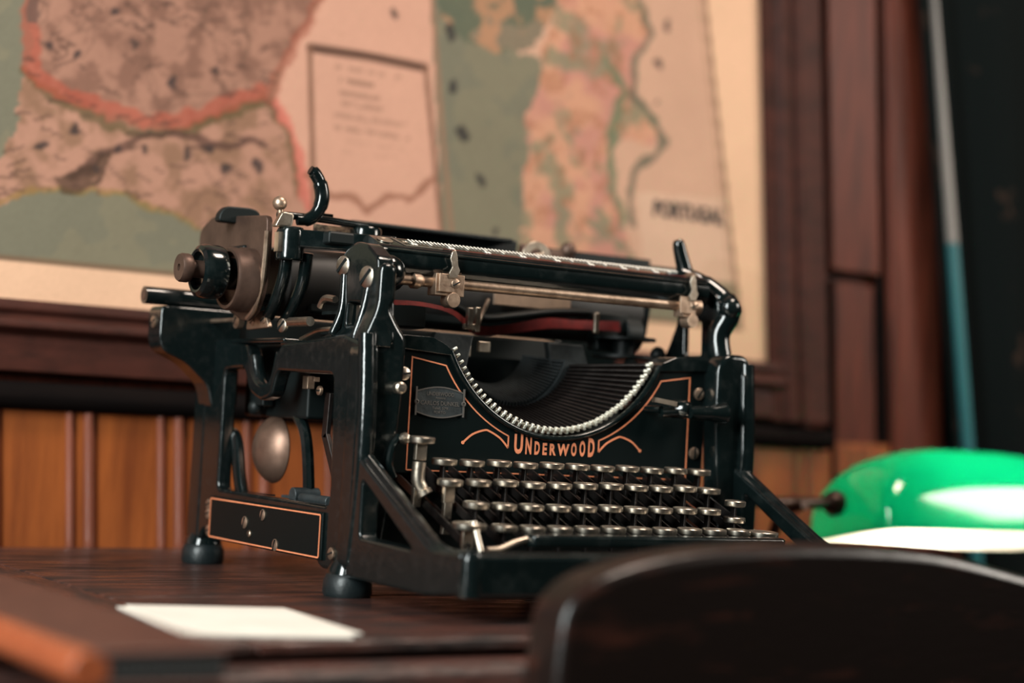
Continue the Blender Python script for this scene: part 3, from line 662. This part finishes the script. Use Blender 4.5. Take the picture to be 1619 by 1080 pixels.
def paint(mask, col, a=1.0):
    global img
    k = (np.asarray(mask, float)*a)[..., None]; img = img*(1-k)+srgb(col)*k
def stroke(key, w, col, a=1.0, wob=True):
    d = dline(MAP[key], wx if wob else gx, wz if wob else gz); paint(np.clip((w/2-d)/1.6+.5, 0, 1), col, a)
paint(fbm(40, 3) > .55, (120, 118, 102), .5)
paint(inside(MAP['land_east'], gx, gz), (222, 168, 144))
paint(inside(MAP['land_north'], wx, wz), (178, 130, 110)); 
n1 = fbm(14, 31)
paint(inside(MAP['land_north'], wx, wz), (140, 100, 84), np.clip((n1-.42)*4, 0, .9))
paint(inside(MAP['land_south'], wx, wz), (192, 142, 120))
paint(inside(MAP['land_south'], wx, wz), (150, 112, 88), np.clip((fbm(16, 41)-.45)*4, 0, .85))
stroke('border_olive', 7, (96, 84, 54), .75); stroke('border_red', 11, (186, 84, 64), .62); stroke('border_red_east', 8, (166, 88, 68), .6)
stroke('border_pink_east', 8, (222, 120, 104), .8); stroke('coast_south', 5, (150, 120, 60), .6)
stroke('river', 7, (74, 50, 46), .7); stroke('smear', 9, (70, 52, 40), .75); stroke('fold', 2.5, (110, 80, 66), .6)
paint(inside(MAP['land_west_coast'], wx, wz), (216, 170, 144))
strip = inside(MAP['strip'], wx, wz)
paint(strip, (218, 160, 130)); paint(strip, (204, 142, 126), np.clip((fbm(30, 51)-.5)*6, 0, .9))
paint(strip, (126, 132, 106), np.clip((fbm(20, 61)-.50)*6, 0, .75)); paint(strip, (170, 110, 80), np.clip((fbm(9, 66)-.56)*7, 0, .5))
hl = inside(MAP['hills'], wx, wz)
paint(hl, (92, 100, 82), .75); paint(hl, (196, 142, 108), np.clip((fbm(16, 71)-.52)*9, 0, .8))
stroke('strip_border', 7, (96, 100, 84), .8); stroke('strip_green', 8, (104, 124, 94), .75)
paint(inside(MAP['legend'], gx, gz), (224, 182, 156))
for k in ('inset_top',): stroke(k, 7, (92, 64, 52), .95, False)
coord = [(-231, 418), (-233, 378)]; MAP['blot'] = coord; stroke('blot', 9, (78, 80, 74), .7)
for k in ('inset_left', 'inset_right'): stroke(k, 5, (138, 98, 78), .9, False)
stroke('seam', 4, (165, 120, 96), .8, False)
stroke('scallop', 6, (150, 96, 74), .75)
x0, x1 = MAP['inset_text'][0][0]+6, MAP['inset_text'][2][0]-6; zt = MAP['inset_text'][0][1]
for i, (a, w, al) in enumerate(((.05, 1, .35), (.08, .45, .6), (.1, .5, .45), (.12, .5, .4), (.05, .9, .35), (.03, .95, .4), (.1, .8, .15), (.12, .7, .12))):
    z = zt-8-i*9.5; b = (np.abs(gz-(z-0.0*(gx-x0))) < 2.0) & (gx > x0+(x1-x0)*a) & (gx < x0+(x1-x0)*(a+w)) & (vnoise(5, 90+i) > .35)
    paint(b, (130, 98, 80), al)
for key, r in (('sea_dots', 4.4), ('town_dots', 3.0)):
    for i, (x, z) in enumerate(MAP[key]):
        d = np.hypot((wx-x), (wz-z)/1.2); paint(np.clip((r*(.8+.5*rng.random())-d)/1.5+.5, 0, 1), (54, 50, 52), .85)
for i in range(260):     # small place names over the land
    x, z = rng.uniform(-250, -30), rng.uniform(240, 560)
    if inside(MAP['land_north'], np.array([x]), np.array([z]))[0] or inside(MAP['land_south'], np.array([x]), np.array([z]))[0]:
        L = rng.uniform(3, 9); sl = rng.uniform(-.6, .6)
        b = (np.abs(gx-x) < L) & (np.abs(gz-z-sl*(gx-x)) < 1.1); paint(b, (84, 62, 54), .55)
for i in range(70):     # road and river lines
    x, z = rng.uniform(-250, -30), rng.uniform(220, 560); P = [(x, z)]
    an = rng.uniform(0, 6.3)
    for k in range(4): an += rng.uniform(-.7, .7); x += 14*math.cos(an); z += 14*math.sin(an); P.append((x, z))
    lm = inside(MAP['land_north'], gx, gz) | inside(MAP['land_south'], gx, gz)
    paint(np.clip((1.5-dline(P, wx, wz))/1.2, 0, 1)*lm, (104, 76, 64), .4)
# margin and border rules (the printed sheet leans like the wall)
us = gx-LM*(gz-173)
marg = (gz < 203) | (us > 441)
img *= 0.74
paint(marg, (214, 172, 142)); paint(((np.abs(us-441) < 2.4) & (gz > 203)) | ((np.abs(gz-204) < 2.6) & (us < 441)), (112, 86, 66), .8)
paint((np.abs(us-434) < 1.2) & (gz > 210), (150, 116, 90), .6)
img *= (0.93+0.14*fbm(60, 81))[..., None]; img *= (0.96+0.08*rng.random(gx.shape))[..., None]
paint(fbm(110, 99) > .66, (150, 116, 84), .12)
me = bpy.data.meshes.new('map_sheet')
bx = gx+np.where(gx > 300, 0, 0)
vs = np.stack([bx+LM*(gz-173)*(gx-PX0)/(PX1-PX0), np.full(gx.shape, 345.0), gz], -1).reshape(-1, 3)*0.001
ii = (np.arange(nz-1)[:, None]*nx+np.arange(nx-1)[None]).ravel()
me.from_pydata(vs.tolist(), [], np.stack([ii, ii+1, ii+nx+1, ii+nx], 1).tolist())
ca = me.color_attributes.new('print', 'FLOAT_COLOR', 'POINT')
ca.data.foreach_set('color', np.concatenate([img.reshape(-1, 3), np.ones((nx*nz, 1))], 1).astype(np.float32).ravel())
mp = bpy.data.materials.new('printed_map_paper'); mp.use_nodes = True
at = mp.node_tree.nodes.new('ShaderNodeAttribute'); at.attribute_name = 'print'
b = mp.node_tree.nodes['Principled BSDF']; mp.node_tree.links.new(at.outputs['Color'], b.inputs['Base Color']); b.inputs['Roughness'].default_value = 0.75; b.inputs['Specular IOR Level'].default_value = 0.15
me.materials.append(mp)
MAPT = thing('framed_map', 'large faded framed map of Portugal hanging on the wall behind the typewriter', 'map', (0, 345, 122))
def mpart(o): o.parent = MAPT; o.location = (0, -0.345, -0.122); return o
mo = bpy.data.objects.new('map_sheet', me); C.objects.link(mo); mpart(mo)
INK = mat('map_ink', (0.07, 0.05, 0.04), 0.8)
m = MB(); m.text('PORTUGAL', 327, 408, 296, 311, 344.4, 0.05, th=0.2)
m.v = [(x+0, y, z-0.00) for (x, y, z) in m.v]; mpart(m.build('map_title', INK))
m = MB(); m.text('ESCALA', 350, 382, 281, 286, 344.4, 0.02); mpart(m.build('map_caption', INK)) if False else None
# frame: stepped dark moulding
def fr(poly, name):
    mm = MB(); mm.prism(poly, 'X', -488, 480); return mpart(mm.build(name, FRAMEW, None, 0))
fr(fillet([(349, 175), (336, 175), (334, 168), (338, 164), (331, 160), (330, 155), (340, 150), (338, 146), (337, 124), (349, 122)], 1.5), 'frame_rail')
mm = MB()
prof = fillet([(0, 349), (0, 337), (6, 334), (10, 338), (16, 331), (24, 330), (30, 337), (36, 331), (64, 331), (70, 349)], 1.5)
vs = []; n = len(prof)
for z in (122, 1000):
    vs += [(sh(473+p[0]+.4, z, -0.09), p[1], z) for p in prof]
mm.add(vs, [(i, (i+1) % n, n+(i+1) % n, n+i) for i in range(n)]+[tuple(range(n)), tuple(range(n, 2*n))]); mpart(mm.build('frame_stile', FRAMEW))
mm = MB(); mm.prism([(-418-p[0], p[1]) for p in prof], 'Z', 122, 1000); mpart(mm.build('frame_stile', FRAMEW))

# ================================================================== CURTAIN AT THE RIGHT
CUR = mat('dark_floral_cloth', (0.0022, 0.004, 0.004), 0.95, var=(0.07, 0.038, 0.025), vscale=16, vmin=0.60, vmax=0.72, spec=0.1)
EDGEW = mat('pale_edge', (0.20, 0.18, 0.165), 0.5); EDGET = mat('teal_edge', (0.010, 0.11, 0.125), 0.5)
CT = thing('curtain', 'dark patterned curtain with a pale and teal edge at the right of the wood panelling', 'curtain', (900, 320, -760))
m = MB(); nu, nv = 90, 12; vs = []
for j in range(nv+1):
    z = -760+1900*j/nv
    for i in range(nu+1):
        x = 693+9*i-0.167*(z-100)*max(0, 1-i/30); vs.append((x, 322+9*math.sin(i*0.55)+4*math.sin(i*.23+1), z))
m.add(vs, [(j*(nu+1)+i, j*(nu+1)+i+1, (j+1)*(nu+1)+i+1, (j+1)*(nu+1)+i) for j in range(nv) for i in range(nu)])
o = m.build('cloth', CUR, CT, loc=(-900, -320, 760)); so = o.modifiers.new('thick', 'SOLIDIFY'); so.thickness = 0.003
def edge(z0, z1, w0, w1, mt):
    m = MB(); vs = []
    for z, w in ((z0, w0), (z1, w1)):
        x = 698-0.167*(z-100)
        vs += [(x-w/2, 306, z), (x+w/2, 306, z), (x+w/2, 312, z), (x-w/2, 312, z)]
    m.add(vs, [(0, 1, 5, 4), (1, 2, 6, 5), (2, 3, 7, 6), (3, 0, 4, 7), (3, 2, 1, 0), (4, 5, 6, 7)])
    return m.build('edge_trim', mt, CT, 0.8, loc=(-900, -320, 760))
q = edge(-760, 303, 13, 11, EDGET); q['label'] = 'teal lower edge'
q = edge(303, 560, 11, 3, EDGEW); q['label'] = 'pale upper edge'

# ================================================================== LAMP ON A LOW SIDE TABLE
ST_ = thing('side_table', 'low dark wooden side table under the green lamp', 'table', (560, 130, -770))
def stp(m, n, b=1): return m.build(n, CHAIRW, ST_, b, loc=(-560, -130, 770))
m = MB(); m.box((555, 110, -322), (330, 340, 24)); stp(m, 'table_top', 3)
for x in (410, 700):
    for y in (-40, 260):
        m = MB(); m.tube([(x, y, -770), (x, y, -334)], [14, 20], 10); stp(m, 'leg', 0)
LAMP = thing('bankers_lamp', 'lit banker\'s lamp with a green glass shade beside the typewriter', 'lamp', (505, 140, -310))
lo = (-505, -140, 310)
def lpart(m, n, mt, par=None, b=0): return m.build(n, mt, par or LAMP, b, loc=lo if par is None else None)
GREEN = bpy.data.materials.new('green_cased_glass'); GREEN.use_nodes = True
nt = GREEN.node_tree; nt.nodes.clear()
out = nt.nodes.new('ShaderNodeOutputMaterial'); df = nt.nodes.new('ShaderNodeBsdfDiffuse'); tr = nt.nodes.new('ShaderNodeBsdfTranslucent'); gl = nt.nodes.new('ShaderNodeBsdfGlossy')
df.inputs[0].default_value = (0.0, 0.22, 0.10, 1); tr.inputs[0].default_value = (0.002, 0.34, 0.15, 1); gl.inputs[0].default_value = (1, 1, 1, 1); gl.inputs['Roughness'].default_value = 0.08
m1 = nt.nodes.new('ShaderNodeMixShader'); m1.inputs[0].default_value = 0.6; nt.links.new(df.outputs[0], m1.inputs[1]); nt.links.new(tr.outputs[0], m1.inputs[2])
fn = nt.nodes.new('ShaderNodeFresnel'); fn.inputs[0].default_value = 1.5
m2 = nt.nodes.new('ShaderNodeMixShader'); nt.links.new(fn.outputs[0], m2.inputs[0]); nt.links.new(m1.outputs[0], m2.inputs[1]); nt.links.new(gl.outputs[0], m2.inputs[2]); nt.links.new(m2.outputs[0], out.inputs[0])
OPAL = bpy.data.materials.new('white_opal_lining'); OPAL.use_nodes = True
nt = OPAL.node_tree; nt.nodes.clear()
out = nt.nodes.new('ShaderNodeOutputMaterial'); df = nt.nodes.new('ShaderNodeBsdfDiffuse'); tr = nt.nodes.new('ShaderNodeBsdfTranslucent')
df.inputs[0].default_value = (0.9, 0.86, 0.78, 1); tr.inputs[0].default_value = (0.9, 0.88, 0.8, 1)
m1 = nt.nodes.new('ShaderNodeMixShader'); m1.inputs[0].default_value = 0.35; nt.links.new(df.outputs[0], m1.inputs[1]); nt.links.new(tr.outputs[0], m1.inputs[2]); nt.links.new(m1.outputs[0], out.inputs[0])
BULB = bpy.data.materials.new('lit_bulb'); BULB.use_nodes = True
nt = BULB.node_tree; nt.nodes.clear(); out = nt.nodes.new('ShaderNodeOutputMaterial'); em = nt.nodes.new('ShaderNodeEmission')
em.inputs[0].default_value = (1, 0.90, 0.74, 1); em.inputs[1].default_value = 62; nt.links.new(em.outputs[0], out.inputs[0])
# shade: long dome on end pivots, tipped a little towards the front
SC = Vector((501, 131, 29)); TILT = math.radians(-11)
RX = Matrix.Rotation(math.radians(-7), 3, 'Z') @ Matrix.Rotation(TILT, 3, 'X')
def dome(L, wd, ht):
    m = MB(); vs = []; nu, nv = 48, 28
    for i in range(nu+1):
        s = -1+2*i/nu; s = math.sin(s*PI/2); k = max(0.0, 1-abs(s)**3.0)**(1/3.0); kw = max(0.0, 1-abs(s)**16)**(1/3)
        for j in range(nv+1):
            t = PI*j/nv; c = math.cos(t); q = math.sin(t)
            y = wd*kw*math.copysign(abs(c)**0.75, c); z = ht*k*abs(q)**0.85
            vs.append(SC+RX @ Vector((L*s, y, z)))
    m.add(vs, [(i*(nv+1)+j, (i+1)*(nv+1)+j, (i+1)*(nv+1)+j+1, i*(nv+1)+j+1) for i in range(nu) for j in range(nv)])
    return m
sh_ = lpart(dome(122, 60, 74), 'lamp_shade', GREEN); sh_['label'] = 'green glass lamp shade'
ln = dome(118, 57, 70).build('shade_lining', OPAL, sh_); ln['label'] = 'glowing white inside of the shade'
BRS = mat('dark_brass', (0.045, 0.025, 0.018), 0.35, 0.7)
m = MB(); pz = SC+RX @ Vector((-124, 0, 27)); m.cyl(pz+Vector((-92, 0, -1)), pz+Vector((6, 0, 0)), 4.6, 14); m.lathe(pz+Vector((6, 0, 0)), (-1, 0, 0), [(4.6, 0), (10, 3), (11, 8), (8, 14), (4.6, 17)], 20)
lpart(m, 'shade_pivot', BRS)
m = MB(); m.cyl(SC+RX @ Vector((-70, 0, 32)), SC+RX @ Vector((70, 0, 32)), 10, 16); lpart(m, 'bulb', BULB)
m = MB(); pr = SC+RX @ Vector((122, 0, 27)); yb = pr.y
m.tube(smooth_path([(pz.x-60, yb, pz.z), (pz.x-62, yb+30, pz.z-20), (pz.x-40, yb+60, -60), (SC.x, yb+20, -120)], 8), 4.5, 12)
m.tube(smooth_path([(pr.x-4, yb, pr.z), (pr.x+22, yb, pr.z), (pr.x+28, yb+20, pr.z-40), (pr.x-20, yb+40, -80), (SC.x, yb+20, -120)], 8), 4.5, 12); lpart(m, 'lamp_arm', BRS)
m = MB(); m.lathe((505, yb+20, -310), (0, 0, 1), [(0, 0), (85, 0), (86, 8), (78, 16), (30, 24), (12, 40), (9, 100), (12, 150), (8, 190), (0, 194)], 36); lpart(m, 'lamp_base', BRS)

# ================================================================== CHAIR IN FRONT OF THE DESK
CH = thing('chair', 'dark wooden chair whose curved backrest stands close in front of the desk', 'chair', (-10, -480, -770))
cl = (10, 480, 770)
def cpart(m, n, b=0, seg=2): return m.build(n, CHAIRW, CH, b, loc=cl, seg=seg)
prof = smooth_path([(-203, -140, 0), (-203, -40, 0), (-202, 10, 0), (-196, 32, 0), (-172, 45, 0), (-125, 53, 0), (-60, 56, 0), (10, 53.5, 0), (60, 46, 0), (110, 35, 0), (160, 16, 0), (182, -20, 0), (186, -140, 0)], 6)
m = MB(); m.plate([(p.x, p.y) for p in prof], [], 'Y', -310, -282, 5.0); cpart(m, 'backrest')
for x in (-170, 155):
    m = MB(); m.box((x, -292, -240), (36, 26, 240)); cpart(m, 'back_post', 3)
m = MB(); m.plate(fillet([(-205, -290), (185, -290), (205, -700), (-225, -700)], 40), [], 'Z', -345, -318, 6); cpart(m, 'seat')
for (x, y) in ((-175, -312), (155, -312), (-190, -660), (172, -660)):
    m = MB(); m.tube([(x*1.08, y+(10 if y > -400 else -15), -770), (x, y, -345)], [13, 19], 12); cpart(m, 'leg')

# ================================================================== BOOK AND CARDS ON THE DESK
LEATH = mat('red_brown_leather', (0.10, 0.036, 0.024), 0.42, var=(0.06, 0.022, 0.016), vscale=60, bump=0.3, bscale=220)
SPINE = mat('tan_leather_spine', (0.34, 0.085, 0.032), 0.24, var=(0.24, 0.055, 0.022), vscale=50, bump=0.2, bscale=200)
PAGES = mat('dark_page_edges', (0.022, 0.020, 0.018), 0.6)
BK = thing('notebook', 'narrow red-brown leather notebook with a rounded tan spine at the desk\'s front left corner', 'book', (-375, -150, 0))
bl = (375, 150, 0)
x0, x1, y0, y1 = -402, -347, -304, 60
m = MB(); m.box(((x0+x1)/2, (y0+y1)/2, 13.6), (x1-x0, y1-y0, 2.4)); m.build('front_cover', LEATH, BK, 0.9, loc=bl)
m = MB(); m.box(((x0+x1)/2, (y0+y1)/2, 1.3), (x1-x0, y1-y0, 2.4)); m.build('back_cover', LEATH, BK, 0.9, loc=bl)
m = MB(); m.tube([(x0, y0, 7.4), (x0, y1, 7.4)], 7.4, 18, flat=1.0); m.build('spine', SPINE, BK, 0.8, loc=bl)
m = MB(); m.box(((x0+x1)/2, (y0+y1)/2+1, 7.4), (x1-x0-4, y1-y0-5, 9.8))
for i in range(17): m.tube([(x0+5+i*2.9, y0+1.4, 3), (x0+5+i*2.9, y0+1.4, 12)], 1.3, 8)
m.build('page_block', PAGES, BK, 0, loc=bl)
PAPER = mat('white_card', (0.80, 0.74, 0.66), 0.6, var=(0.70, 0.64, 0.56), vscale=20)
def card(quad, z0, z1, label):
    cx = sum(p[0] for p in quad)/4; cy = sum(p[1] for p in quad)/4
    m = MB(); m.prism([(p[0]-cx, p[1]-cy) for p in quad], 'Z', 0, z1-z0)
    o = m.build('card', PAPER, None, 0.2, loc=(cx, cy, z0)); return tag(o, label, 'card', 'white cards on the desk')
card([(-296, -48), (-219, -70), (-229, -179), (-306, -157)], 0, 1.2, 'lower white card lying on the desk between notebook and typewriter')
card([(-292, -50), (-213, -71), (-223, -176), (-302, -155)], 1.3, 2.2, 'upper white card lying on another card in front of the typewriter')
